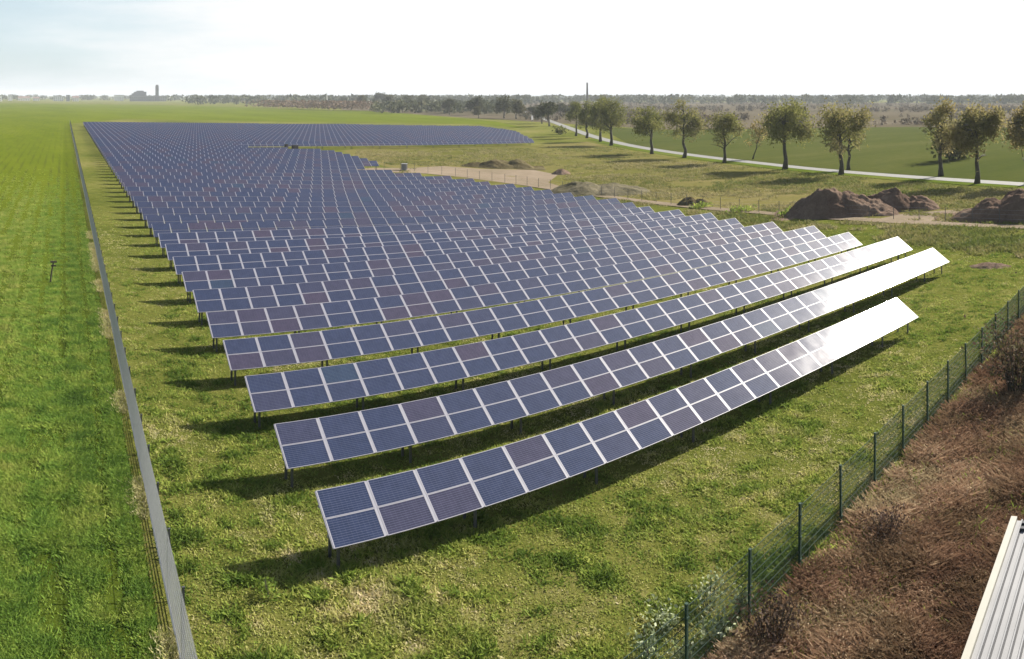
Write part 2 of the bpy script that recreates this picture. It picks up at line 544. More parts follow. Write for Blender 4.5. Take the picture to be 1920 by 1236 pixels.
wx = [12.2, 14, 17, 21, 26, 32, 40, 50, 60]
weed_poly = [(11.9, -12)] + [(12.6, 5.0), (13.0, 10.5)] + [(t, gfy(t) - 0.35) for t in wx[1:]] + [(60, -12)]
grid_patch(weed_poly, 4, 0.02, 'weedy_bank', M_weedbed)

# ------------------------------------------------------------------ solar panel rows
PW, TH, TV = 1.575, 1.37, 0.937           # column pitch, horizontal and vertical reach of a table
SL = math.hypot(TH, TV)
CT, ST = TH / SL, TV / SL                 # tilt
LOW = 0.85                                # lower edge above the ground


def tilt(u, v, w):
    """u along the row, v up the slope, w off the surface"""
    return (u, v * CT - w * ST, v * ST + w * CT)


def tbox(b, u0, u1, v0, v1, w0, w1):
    o = len(b.V)
    b.box(u0, u1, v0, v1, w0, w1)
    for i in range(o, len(b.V)):
        b.V[i] = tilt(*b.V[i])


MV = SL / 2                               # pitch of the two panels up the slope
FR, FH = 0.034, 0.017                    # face width of the frame at the sides and along top and bottom


def panel_meshes():
    u0, u1, v0, v1 = 0.03, PW - 0.03, 0.008, MV - 0.008
    f = MB()
    tbox(f, u0, u1, v0, v0 + FH, -0.04, 0.0)
    tbox(f, u0, u1, v1 - FH, v1, -0.04, 0.0)
    tbox(f, u0, u0 + FR, v0 + FH, v1 - FH, -0.04, 0.0)
    tbox(f, u1 - FR, u1, v0 + FH, v1 - FH, -0.04, 0.0)
    fm = mesh_np('panel_frame', f.V, f.F, M_frame)
    g = MB()
    tbox(g, u0 + FR, u1 - FR, v0 + FH, v1 - FH, -0.03, -0.006)
    gm = mesh_np('solar_panel', g.V, g.F, M_glass)
    l = gm.uv_layers.new(name='UVMap')
    for lp in gm.loops:
        co = gm.vertices[lp.vertex_index].co
        l.data[lp.index].uv = ((co.x - u0 - FR) / (u1 - u0 - 2 * FR), (co.y / CT - v0 - FH) / (v1 - v0 - 2 * FH))
    return gm, fm


GM, FM = panel_meshes()
legm = MB().box(-0.04, 0.04, -0.03, 0.03, -0.5, 1.0)
right_tab = [(20.1, 39.83), (24.9, 54.6), (29.75, 57.6), (34.6, 58.9), (39.5, 59.9), (44.3, 61.3), (49.1, 61.4), (54.0, 62.3), (58.8, 63.0)]
for px, py in ((1133, 373), (1013, 357), (877, 338), (777, 327), (720, 321)):
    p = at(px, py, 1.4)
    right_tab.append((p.y - 0.7, p.x))
r_y, r_x = zip(*right_tab)


def interp(y, ys, xs):
    return float(np.interp(y, ys, xs))


notch = [at(673, 317, 1.4), at(720, 312, 1.4), at(683, 297, 1.4), at(650, 290, 1.4), at(620, 283, 1.4), at(467, 275, 1.7)]
notch[5].y = max(notch[5].y, notch[4].y + 5)
gapL = at(467, 275)
far_r = [at(1010, 271.5, 0.8), at(967, 246, 1.4), at(900, 236, 1.7)]
far_top = [(far_r[2].y, far_r[2].x), (at(640, 232.5, 1.7).y, at(640, 232.5, 1.7).x), (346, 30)]
far_top.sort()


def row_span(y):
    xl = 8.33 + 0.081 * (min(y, 60) - 20.1) + 0.0675 * max(0, y - 60)
    if y < r_y[-1] + 2:
        return xl, interp(y, r_y, r_x)
    if y < 187:
        ys = [q.y for q in notch]
        return xl, (interp(y, [notch[0].y, notch[1].y + 4], [notch[0].x, notch[1].x]) if y < notch[1].y + 4 else interp(y, ys[1:], [q.x for q in notch[1:]]))
    if y < far_r[2].y:
        return xl, interp(y, [q.y for q in far_r], [q.x for q in far_r])
    return xl, interp(y, [q[0] for q in far_top], [q[1] for q in far_top])


ORD = 'first second third fourth fifth sixth seventh eighth ninth tenth eleventh twelfth thirteenth fourteenth fifteenth sixteenth seventeenth eighteenth nineteenth twentieth'.split()
for t in ('twenty', 'thirty', 'forty', 'fifty', 'sixty', 'seventy'):
    ORD += [t + '-' + o for o in ORD[:9]] + [{'twenty': 'thirtieth', 'thirty': 'fortieth', 'forty': 'fiftieth', 'fifty': 'sixtieth', 'sixty': 'seventieth', 'seventy': 'eightieth'}[t]]
NEAR_ROWS, FRAME_ROWS = 25, 10
ys_rows = [20.1 + 4.83 * k for k in range(80)]
ys_rows = [y for y in ys_rows if y < 343]
N_ROWS = len(ys_rows)
tint_field = lambda x, y: mnoise.noise(Vector((x * 0.045, y * 0.06, 3.3)))


def panel_tint(x, y):
    t = random.random() * 0.55 + 0.18 * tint_field(x, y) + 0.05
    if random.random() < 0.20 + 0.35 * max(0, tint_field(x, y)):
        t = random.uniform(0.66, 0.86)
    if random.random() < 0.02:
        t = 1.0
    return min(1.0, max(0.0, t))


def row_label(k, n):
    if k == 0:
        return 'frontmost and shortest row of dark solar panels, its right end glaring white in the sun'
    if k == 1:
        return 'second row of solar panels from the front, reaching farthest right with a white glare'
    if k < NEAR_ROWS + 8:
        return f'{ORD[k]} row of blue solar panels counted back from the frontmost row'
    if ys_rows[k] >= 187:
        j = N_ROWS - 1 - k
        if j == 0:
            return 'last row of solar panels, at the far edge of the array by the green field'
        d = sum(1 for y in ys_rows[:k] if y >= 187)
        if d == 0:
            return 'first solar panel row beyond the grassy gap, with dark shade along its foot'
        return f'thin {ORD[d]} row of the far solar panel block counted from the grassy gap'
    return f'thin {ORD[k]} row of solar panels counted back from the frontmost row'


GROUP_ROWS = 'solar panel rows standing in the meadow'
leg_me = mesh_np('leg', *[(m.V, m.F) for m in [MB().box(-0.04, 0.04, -0.03, 0.03, 0.0, 1.0)]][0], M_steel)
gap_y0 = None
for k, y in enumerate(ys_rows):
    xl, xr = row_span(y)
    n = max(3, int(round((xr - xl) / PW)))
    zb = float(gz(xl, y))
    jig = random.uniform(-0.03, 0.03)
    root = None
    xs = xl + np.arange(n) * PW
    z0 = gz(xs, y) + LOW
    z1 = gz(xs + PW, y) + LOW
    if k < NEAR_ROWS:
        root = empty('solar_panel_row', (xl, y, zb))
        tag(root, row_label(k, n), 'solar panel row', GROUP_ROWS)
        rb = MB()
        for c in range(n):
            a = -math.atan2(z1[c] - z0[c], PW)
            for v in (0, 1):
                g = link('solar_panel', GM, root, (c * PW, v * MV * CT, z0[c] - zb + v * MV * ST))
                g.rotation_euler = (random.gauss(0, 0.0012), a + random.gauss(0, 0.0012), 0)
                g['tint'] = panel_tint(xl + c * PW, y)
                if k < FRAME_ROWS:
                    link('panel_frame', FM, g)
            if k >= FRAME_ROWS:
                for v in (0, 1):
                    pass
            for s in (0.0, 1.0):            # rails show as the pale strip between columns
                if s == 1.0 and c < n - 1:
                    continue
                o = len(rb.V)
                uu = 0.0 if c or s else 0.03
                hw = 0.029
                lo_, hi_ = (-hw, hw)
                if c == 0 and s == 0:
                    lo_, hi_ = 0.004, 0.028
                if s == 1.0:
                    lo_, hi_ = -0.028, -0.004
                tbox(rb, c * PW + s * PW + lo_, c * PW + s * PW + hi_, 0.02, SL - 0.02, -0.06, -0.005)
                dz = (z1[c] if s else z0[c]) - zb
                for i in range(o, len(rb.V)):
                    q = rb.V[i]
                    rb.V[i] = (q[0], q[1], q[2] + dz)
        if n > 1:                           # two purlins along the row
            for v in (0.25, 0.75, ):
                for c in range(n):
                    o = len(rb.V)
                    tbox(rb, c * PW, c * PW + PW - 0.004, SL * v - 0.03, SL * v + 0.03, -0.14, -0.077)
                    for i in range(o, len(rb.V)):
                        q = rb.V[i]
                        tt = (q[0] - c * PW) / PW
                        rb.V[i] = (q[0], q[1], q[2] + z0[c] * (1 - tt) + z1[c] * tt - zb)
            # the strip under the joint of the two panels
            for c in range(n):
                o = len(rb.V)
                tbox(rb, c * PW + 0.031, c * PW + PW - 0.031, MV - 0.0075, MV + 0.0075, -0.06, -0.012)
                for i in range(o, len(rb.V)):
                    q = rb.V[i]
                    tt = (q[0] - c * PW) / PW
                    rb.V[i] = (q[0], q[1], q[2] + z0[c] * (1 - tt) + z1[c] * tt - zb)
        rb.build('mounting_rails', M_rail, root)
        step = 3 if k < 6 else 4
        for c in list(range(0, n, step)) + [n]:
            zz = (z0[c] if c < n else z1[-1]) - zb
            g0 = float(gz(xl + c * PW, y)) - zb
            off = 0.35 if c == 0 else (-0.35 if c == n else 0)
            for v in (0.36, 0.80):
                top = zz + SL * v * ST - 0.13
                l = link('leg', leg_me, root, (c * PW + off, SL * v * CT, g0 - 0.15))
                l.scale = (1, 1, top - g0 + 0.15)
    else:                                   # too far off to show single panels: one mesh
        V, Fc, mi, tn, uv = [], [], [], [], []
        for c in range(n):
            def quad(u0, u1, v0, v1, w, mat, t):
                b = len(V)
                for u, v in ((u0, v0), (u1, v0), (u1, v1), (u0, v1)):
                    q = tilt(u, v, w)
                    tt = (u / PW)
                    V.append((c * PW + q[0], q[1], q[2] + z0[c] * (1 - tt) + z1[c] * tt - zb))
                Fc.append((b, b + 1, b + 2, b + 3))
                mi.append(mat)
                tn.append(t)
                uv.extend(((0, 0), (1, 0), (1, 1), (0, 1)))
            quad(0.0, PW, 0.0, SL, -0.03, 1, 0)
            for v in (0, 1):
                quad(0.06, PW - 0.06, v * MV + 0.032, (v + 1) * MV - 0.032, 0.0, 0, panel_tint(xl + c * PW, y))
            if c % 5 == 0 or c == n - 1:
                for vv in (0.3, 0.75):
                    b = len(V)
                    g0 = float(gz(xl + c * PW, y)) - zb
                    tp = z0[c] - zb + SL * vv * ST - 0.05
                    for (du, zz) in ((0.3, g0), (0.4, g0), (0.4, tp), (0.3, tp)):
                        V.append((c * PW + du, SL * vv * CT, zz))
                    Fc.append((b, b + 1, b + 2, b + 3))
                    mi.append(2)
                    tn.append(0)
                    uv.extend(((0, 0),) * 4)
        me = mesh_np('solar_panel_row', V, np.array(Fc), [M_glassf, M_rail, M_steel], mi, tn, uv)
        o = link('solar_panel_row', me, None, (xl, y, zb))
        tag(o, row_label(k, n), 'solar panel row', GROUP_ROWS)

# ------------------------------------------------------------------ fences
def mesh_fence_wires(p0, p1, h, vs, hs, rv, rh, zb=0.06):
    """vertical and horizontal wires of a mesh fence between two points, as square bars"""
    p0, p1 = Vector(p0), Vector(p1)
    d = (p1 - p0).xy
    L = d.length
    d.normalize()
    nrm = Vector((-d.y, d.x))
    nv = int(L / vs)
    s = np.arange(nv) * vs
    bx, by = p0.x + d.x * s, p0.y + d.y * s
    bz = gz(bx, by)
    V = []
    cs = [(-1, -1), (1, -1), (1, 1), (-1, 1)]
    lo = [np.stack([bx + rv * (a * d.x + b * nrm.x), by + rv * (a * d.y + b * nrm.y), bz + zb], -1) for a, b in cs]
    hi = [np.stack([bx + rv * (a * d.x + b * nrm.x), by + rv * (a * d.y + b * nrm.y), bz + h], -1) for a, b in cs]
    V = np.stack(lo + hi, 1).reshape(-1, 3)
    base = np.arange(nv)[:, None] * 8
    Fq = np.concatenate([base + np.array(f) for f in ((0, 1, 5, 4), (1, 2, 6, 5), (2, 3, 7, 6), (3, 0, 4, 7))], 0)
    seg = max(1, int(L / 5))
    ss = np.linspace(0, L, seg + 1)
    cx, cy = p0.x + d.x * ss, p0.y + d.y * ss
    cz = gz(cx, cy)
    Vh, Fh, o = [], [], len(V)
    z = zb
    while z <= h + 1e-6:
        ring = np.stack([np.stack([cx + nrm.x * rh * b, cy + nrm.y * rh * b, cz + z + rh * a], -1) for a, b in cs], 1).reshape(-1, 3)
        Vh.append(ring)
        for i in range(seg):
            for j in range(4):
                k = (j + 1) % 4
                Fh.append((o + i * 4 + j, o + i * 4 + k, o + (i + 1) * 4 + k, o + (i + 1) * 4 + j))
        o += len(ring)
        z += hs
    return np.concatenate([V] + Vh), np.concatenate([Fq, np.array(Fh)])


# the long grey fence on the left
fy0, fy1 = 8.0, 362.0
lf = empty('mesh_fence', (fence_x(fy0), fy0, 0))
tag(lf, 'long grey wire mesh fence between the green crop field and the solar panels', 'fence')
V, Fq = mesh_fence_wires((fence_x(fy0), fy0, 0), (fence_x(fy1), fy1, 0), 1.80, 0.06, 0.2, 0.003, 0.005)
for zl in (0.06,):
    Va, Fa = mesh_fence_wires((fence_x(fy0), fy0, 0), (fence_x(fy1), fy1, 0), zl + 0.22, 400, 0.05, 0.003, 0.007, zb=zl)
    Fq = np.concatenate([Fq, Fa + len(V)])
    V = np.concatenate([V, Va])
V = V - np.array([fence_x(fy0), fy0, 0])
link('wire_mesh', mesh_np('wire_mesh', V, Fq, M_wire), lf)
pm = MB().box(-0.03, 0.03, -0.02, 0.02, 0, 1.83).box(-0.036, 0.036, -0.026, 0.026, 1.83, 1.86)
post_me = mesh_np('post', pm.V, pm.F, M_steel)
npost = int((fy1 - fy0) / 2.5)
sb = MB()
for i in range(npost + 1):
    yy = fy0 + i * 2.5
    dx_ = fence_x(yy) - fence_x(fy0) + 0.045
    if i < 100:
        o = link('post', post_me, lf, (dx_, yy - fy0, 0))
        o.rotation_euler = (0, 0, FDIR)
    else:
        sb.box(dx_ - 0.03, dx_ + 0.03, yy - fy0 - 0.02, yy - fy0 + 0.02, 0, 1.98)
tag(sb.build('far_posts', M_steel, lf), kind='stuff')

# the green fence on the right
t0, t1, sp = 7.99, 95.0, 2.57
ge = empty('green_fence', (t0, gfy(t0), 0))
tag(ge, 'green wire mesh fence with dark green posts beside the dry brown weeds', 'fence')
V, Fq = mesh_fence_wires((t0, gfy(t0), 0), (t1, gfy(t1), 0), 1.66, 0.055, 0.2, 0.0032, 0.006)
link('wire_mesh', mesh_np('wire_mesh', V - np.array([t0, gfy(t0), 0]), Fq, M_green), ge)
pm = MB().box(-0.035, 0.035, -0.03, 0.03, -0.1, 1.76).box(-0.04, 0.04, -0.035, 0.035, 1.76, 1.79)
for z in (0.25, 0.85, 1.45):
    pm.box(-0.045, 0.045, -0.05, -0.03, z, z + 0.05)
gp = mesh_np('post', pm.V, pm.F, M_green)
i = 0
while t0 + i * sp < t1:
    t = t0 + i * sp
    o = link('post', gp, ge, (i * sp, gfy(t) - gfy(t0) - 0.045, float(gz(t, gfy(t)))))
    o.rotation_euler = (random.gauss(0, 0.006), random.gauss(0, 0.008), math.atan(0.118))
    i += 1

# the thin fence by the track
tf_px = [(690, 318), (760, 320), (850, 330), (950, 343), (1020, 353), (1140, 369), (1330, 391), (1510, 404), (1680, 412.5), (1830, 418), (1970, 423)]
tp = [at(*p) for p in tf_px]
te = empty('track_fence', tp[0])
tag(te, 'thin wire fence on slim grey posts along the dirt track', 'fence')
pm = MB().tube([(0, 0, 0), (0, 0, 1.5)], 0.035, 6)
tpost = mesh_np('post', pm.V, pm.F, M_steel)
acc, pts = 0.0, []
for a, b in zip(tp[:-1], tp[1:]):
    L = (b - a).length
    s = acc
    while s < L:
        q = a.lerp(b, s / L)
        pts.append(Vector((q.x, q.y, float(gz(q.x, q.y)))))
        s += 3.0
    acc = s - L
wb = MB()
for i, q in enumerate(pts):
    link('post', tpost, te, q - tp[0])
for zz in (0.5, 0.95, 1.4):
    wb.tube([q - tp[0] + Vector((0, 0.04, zz)) for q in pts], 0.005, 4)
wb.build('fence_wire', M_wire, te)

# ------------------------------------------------------------------ grass, crop and weeds
def tufts(P, blades, h, w, lean, tint, mat, name, spread=0.10, hv=None):
    """P (n,2) positions; each tuft is a handful of tapered blades"""
    n = len(P)
    m = n * blades
    base = np.repeat(P, blades, 0) + RNG.normal(0, spread, (m, 2))
    ang = RNG.uniform(0, 2 * math.pi, m)
    la = RNG.uniform(0, 2 * math.pi, m)
    hh = RNG.uniform(h[0], h[1], m) * (np.repeat(hv, blades) if hv is not None else 1)
    ll = hh * RNG.uniform(lean[0], lean[1], m)
    ww = RNG.uniform(w[0], w[1], m)
    z = gz(base[:, 0], base[:, 1])
    c, s = np.cos(ang), np.sin(ang)
    tx, ty = np.cos(la) * ll, np.sin(la) * ll
    v0 = np.stack([base[:, 0] - c * ww, base[:, 1] - s * ww, z], -1)
    v1 = np.stack([base[:, 0] + c * ww, base[:, 1] + s * ww, z], -1)
    v2 = np.stack([base[:, 0] + tx * 0.5 + c * ww * 0.8, base[:, 1] + ty * 0.5 + s * ww * 0.8, z + hh * 0.65], -1)
    v3 = np.stack([base[:, 0] + tx, base[:, 1] + ty, z + hh], -1)
    V = np.stack([v0, v1, v2, v3], 1).reshape(-1, 3)
    Fq = np.arange(m * 4, dtype=np.int32).reshape(-1, 4)
    tn = np.repeat(np.clip(np.repeat(tint, blades) + RNG.normal(0, 0.10, m), 0, 1), 4)
    o = link(name, mesh_np(name, V, Fq, mat, tint=tn))
    return tag(o, kind='stuff')


def vnoise(x, y, s, seed):
    """cheap value noise on arrays"""
    x, y = x * s, y * s
    xi, yi = np.floor(x).astype(np.int64), np.floor(y).astype(np.int64)
    fx, fy = smooth(x - xi), smooth(y - yi)

    def hsh(a, b):
        q = np.sin(a * 127.1 + b * 311.7 + seed * 74.7) * 43758.5453
        return q - np.floor(q)
    return (hsh(xi, yi) * (1 - fx) + hsh(xi + 1, yi) * fx) * (1 - fy) + (hsh(xi, yi + 1) * (1 - fx) + hsh(xi + 1, yi + 1) * fx) * fy


def scatter(n, r0, r1, a0, a1, power=1.0):
    """points spread round the viewpoint's foot, denser close by"""
    u = RNG.uniform(0, 1, n)
    r = r0 * (r1 / r0) ** (u ** power)
    a = RNG.uniform(a0, a1, n)
    return np.stack([r * np.sin(a), r * np.cos(a)], -1)


P = scatter(170000, 11, 105, 0.0, 1.32, 1.12)
x, y = P[:, 0], P[:, 1]
keep = (x > fence_x(y) + 0.1) & ~((y < gfy(x) - 0.2) & (x > 12.9))
keep &= ~((y < 10.5) & (x > 12.0))
cl = vnoise(x, y, 0.9, 3) * 0.6 + vnoise(x, y, 2.3, 5) * 0.4
keep &= RNG.uniform(0, 1, len(P)) < np.clip((cl - 0.15) * 2.4, 0.30, 1) * smooth((105 - np.hypot(x, y)) / 50)
P, cl = P[keep], cl[keep]
x, y = P[:, 0], P[:, 1]
rr = np.hypot(x, y)
tn = 0.52 - 0.6 * (cl - 0.5) + 0.6 * (vnoise(x, y, 0.22, 9) - 0.5) + 0.75 * (vnoise(x, y, 2.2, 19) - 0.5)
tufts(P, 7, (0.03, 0.11), (0.012, 0.032), (0.5, 1.8), np.clip(tn, 0, 1), M_grass, 'meadow_grass', 0.09, hv=0.45 + 2.2 * np.clip(cl - 0.35, 0, 1) + 0.7 * ((vnoise(x, y, 2.2, 19) < 0.25) & (vnoise(x, y, 0.17, 91) > 0.55)))

P = scatter(210000, 14, 150, -0.03, 0.23, 1.15)
x, y = P[:, 0], P[:, 1]
u = x - fence_x(y)
ln = vnoise(u, y * 0.06, 1.7, 21) - 0.40 * (np.sin(4.6 * u + 1.0) > 0.55)
cl = vnoise(x, y, 1.1, 31)
gapl = (np.sin(4.6 * u + 1.0 + 0.8 * vnoise(x, y, 0.2, 33)) > 0.45) & (vnoise(u * 1.5, y * 0.11, 1.0, 35) > 0.30)
keep = (u < -0.45) & (~gapl | (RNG.uniform(0, 1, len(P)) < 0.16)) & (RNG.uniform(0, 1, len(P)) < np.clip(0.70 + 1.4 * (cl - 0.3) + 1.5 * (ln - 0.4), 0.10, 1) * smooth((150 - np.hypot(x, y)) / 90))
P, cl, u = P[keep], cl[keep], u[keep]
x, y = P[:, 0], P[:, 1]
tn = np.clip(0.40 + smooth((-u - 2.5) / 5) * 0.30 + 0.22 * (vnoise(x, y, 0.35, 41) - 0.5) + 0.65 * (vnoise(x, y, 2.3, 43) - 0.5), 0, 1)
tufts(P, 6, (0.05, 0.17), (0.012, 0.026), (0.4, 1.5), tn, M_cropb, 'young_crop', 0.07, hv=0.6 + 0.8 * cl)

# taller tufts of the rough pasture between the panels and the road
P = scatter(60000, 62, 230, 0.42, 1.25, 0.9)
x, y = P[:, 0], P[:, 1]
pxs = XN + F * np.arctan2(x, y)
pys = YH + F * (CH - gz(x, y)) / np.hypot(x, y)
rx = np.array([row_span(v)[1] for v in np.clip(y, 20, 183)])
keep = (x > rx + 6) & (y < 183) & (pys > np.interp(pxs, [p[0] for p in road_px], [p[1] for p in road_px]) + 9)
keep &= (vnoise(x, y, 0.12, 71) * 0.6 + vnoise(x, y, 0.5, 72) * 0.4 > 0.42)
keep &= ~((pxs > 780) & (pxs < 1060) & (pys > 312) & (pys < 358))
keep &= np.abs(pys - np.interp(pxs, [p[0] for p in track_px], [p[1] for p in track_px])) > 3.5
P = P[keep]
x, y = P[:, 0], P[:, 1]
tn = np.clip(0.70 + 0.7 * (vnoise(x, y, 0.07, 73) - 0.5) + 0.5 * (vnoise(x, y, 0.6, 74) - 0.5), 0, 1)
tufts(P, 6, (0.10, 0.36), (0.03, 0.085), (0.4, 1.5), tn, M_roughb, 'rough_grass', 0.28)

# dry strip at the foot of the long fence
n = 5000
yy = 9 + 70 * RNG.uniform(0, 1, n) ** 1.6
P = np.stack([fence_x(yy) - RNG.uniform(-0.05, 0.55, n), yy], -1)
keep = vnoise(P[:, 0], P[:, 1], 0.5, 77) > 0.42
tufts(P[keep], 5, (0.05, 0.22), (0.01, 0.025), (0.3, 1.2), np.full(keep.sum(), 0.85), M_grass, 'dry_grass', 0.08)

def leaf_quads(C, spread, size, tint):
    """leaf-sized quads scattered round clump centres"""
    n = len(C)
    c = C + RNG.normal(0, 1, (n, 3)) * spread
    a = RNG.normal(0, 1, (n, 3))
    a /= np.linalg.norm(a, axis=1, keepdims=True)
    b = np.cross(a, RNG.normal(0, 1, (n, 3)))
    b /= np.linalg.norm(b, axis=1, keepdims=True) + 1e-9
    s = (size * RNG.uniform(0.55, 1.25, n))[:, None]
    V = np.stack([c - a * s - b * s * 0.25, c - a * s * 0.1 + b * s * 0.6, c + a * s + b * s * 0.15, c + a * s * 0.05 - b * s * 0.6], 1).reshape(-1, 3)
    return V, np.arange(n * 4, dtype=np.int32).reshape(-1, 4), np.repeat(tint, 4)


# dry brown weeds on the bank
P = scatter(110000, 9, 75, 0.80, 1.42, 1.0)
x, y = P[:, 0], P[:, 1]
cl = vnoise(x, y, 0.55, 51) * 0.6 + vnoise(x, y, 1.6, 53) * 0.4
keep = (y < gfy(x) - 0.30) & (x > 12.7 + 0.5 * vnoise(x, y, 0.8, 3)) & (RNG.uniform(0, 1, len(P)) < 0.35 + cl)
P, cl = P[keep], cl[keep]
x, y = P[:, 0], P[:, 1]
tn = np.clip(0.42 + 0.8 * (vnoise(x, y, 0.4, 61) - 0.5) + 0.5 * (vnoise(x, y, 1.8, 63) - 0.5), 0, 0.97)
tufts(P, 8, (0.06, 0.36), (0.004, 0.012), (0.3, 2.0), tn, M_weedb, 'dry_weeds', 0.15, hv=0.4 + 1.1 * cl)
k2 = RNG.uniform(0, 1, len(P)) < 0.85
C = np.repeat(np.stack([P[k2, 0], P[k2, 1], gz(P[k2, 0], P[k2, 1])], -1), 5, 0)
C[:, :2] += RNG.normal(0, 0.16, (len(C), 2))
C[:, 2] += RNG.uniform(0.03, 0.34, len(C)) * np.repeat(0.4 + 1.0 * cl[k2], 5)
tl = np.clip(np.repeat(tn[k2], 5) + RNG.normal(0.05, 0.13, len(C)), 0, 1)
V, Fq, tl = leaf_quads(C, 0.0, 0.032, tl)
tag(link('dead_leaves', mesh_np('dead_leaves', V, Fq, M_weedb, tint=tl)), kind='stuff')
P2 = P[(vnoise(x, y, 0.35, 67) > 0.62) & (RNG.uniform(0, 1, len(P)) < 0.25)]
tufts(P2, 7, (0.06, 0.25), (0.012, 0.028), (0.3, 1.4), RNG.uniform(0.25, 0.85, len(P2)), M_grass, 'yellowish_weeds', 0.14)
P2 = P[RNG.uniform(0, 1, len(P)) < 0.05]
tufts(P2, 7, (0.08, 0.3), (0.015, 0.03), (0.3, 1.2), np.full(len(P2), 0.35), M_grass, 'green_weeds', 0.14)

# ------------------------------------------------------------------ trees
def tree_meshes(h, cw, clear, seed, clumps=120, per=17, leaf=0.26, tone=0.35, lean=(0, 0), trunks=1, brown=0.35, tr=None, mat=None):
    """trunk with limbs and a loose crown; clear = height of bare trunk, cw = crown width"""
    rnd = random.Random(seed)
    tb = MB()
    cz = clear + (h - clear) * 0.50
    rz_, rx_ = (h - clear) * 0.5, cw / 2
    tr = tr or 0.033 * h
    tips, skel = [], []
    for tk in range(trunks):
        ox = (tk - (trunks - 1) / 2) * 0.9
        lx, ly = lean[0] + (tk * 2 - trunks + 1) * 0.8, lean[1]
        hh = h * 0.78
        tp_ = [Vector((ox + lx * (i / 6) ** 1.3 + rnd.gauss(0, 0.012) * h * (i > 0), ly * i / 6 + rnd.gauss(0, 0.012) * h * (i > 0), hh * i / 6)) for i in range(7)]
        tp_[0].z = -0.2
        tb.tube(tp_, [tr * 1.35] + [tr * (1 - 0.78 * i / 6) for i in range(1, 7)], 7)
        skel += tp_[2:]
        for j in range(9 // trunks + 2):
            f = rnd.uniform(0.30, 0.95)
            b0 = tp_[0].lerp(tp_[-1], 0)
            i0 = min(5, int(f * 6))
            b0 = tp_[i0].lerp(tp_[i0 + 1], f * 6 - i0)
            if b0.z < clear * 0.75:
                continue
            an = rnd.uniform(0, 2 * math.pi)
            rad = rx_ * rnd.uniform(0.45, 0.80)
            ez = min(h * 0.84, b0.z + rad * rnd.uniform(0.15, 1.1))
            e = Vector((lx * 0.7 + math.cos(an) * rad, ly * 0.7 + math.sin(an) * rad, ez))
            m1 = b0.lerp(e, 0.45) + Vector((rnd.gauss(0, 0.1), rnd.gauss(0, 0.1), 0.10 * rad))
            r0 = tr * (0.42 - 0.2 * f)
            tb.tube([b0, m1, e], [r0, r0 * 0.6, r0 * 0.22], 5)
            skel += [m1, m1.lerp(e, 0.5), e]
    C, tint = [], []
    sk = np.array([tuple(p) for p in skel])
    lobes = []
    for i in range(rnd.randint(8, 12)):
        d = Vector((rnd.gauss(0, 1), rnd.gauss(0, 1), rnd.gauss(0.15, 0.9))).normalized() * rnd.uniform(0.42, 0.72)
        lobes.append((d, rnd.uniform(0.24, 0.44)))
    lobes.append((Vector((0, 0, 0.1)), 0.5))
    for i in range(clumps):
        while True:
            lc, lr = rnd.choice(lobes)
            d = Vector((rnd.gauss(0, 1), rnd.gauss(0, 1), rnd.gauss(0, 1))).normalized()
            p_ = lc + d * lr * rnd.uniform(0.2, 1.0) ** 0.5
            rad = p_.length
            q = Vector((p_.x * rx_ * 1.14, p_.y * rx_ * 1.14, p_.z * rz_ * 1.14))
            nz = mnoise.noise(q * (2.2 / rx_) + Vector((seed * 3.1, 0, 0)))
            if rad > 1.08 or nz < -0.24:
                continue
            break
        q.z += cz
        if q.z < clear * 0.85:
            continue
        q.x += lean[0] * q.z / h
        q.y += lean[1] * q.z / h
        j = int(np.argmin(((sk - np.array(q)) ** 2).sum(1)))
        if i % 2 == 0:
            s = Vector(sk[j])
            tb.tube([s, s.lerp(q, 0.5) + Vector((rnd.gauss(0, 0.12), rnd.gauss(0, 0.12), 0.1)), q], [tr * 0.15, tr * 0.10, tr * 0.04], 4, cap=False)
        m = max(4, int(per * rnd.uniform(0.5, 1.4)))
        C += [tuple(q)] * m
        tv = tone + brown * (rad - 0.7) * 0.9 + 0.16 * mnoise.noise(q * 0.45) + rnd.gauss(0, 0.03)
        tint += [tv] * m
    C = np.array(C)
    V, Fq, tn = leaf_quads(C, 0.056 * (h - clear) + 0.10, leaf, np.clip(np.array(tint) + RNG.normal(0, 0.03, len(tint)), 0, 1))
    return mesh_np('trunk', tb.V, tb.F, M_bark, smooth_=True), mesh_np('crown', V, Fq, mat or M_leaf, tint=tn)


def plant_tree(name, base, me, label, group=None, rz=0.0, sc=1.0, cat='tree'):
    r = empty(name, base, rz)
    r.scale = (sc, sc, sc)
    tag(r, label, cat, group)
    link('trunk', me[0], r)
    link('crown', me[1], r)
    return r


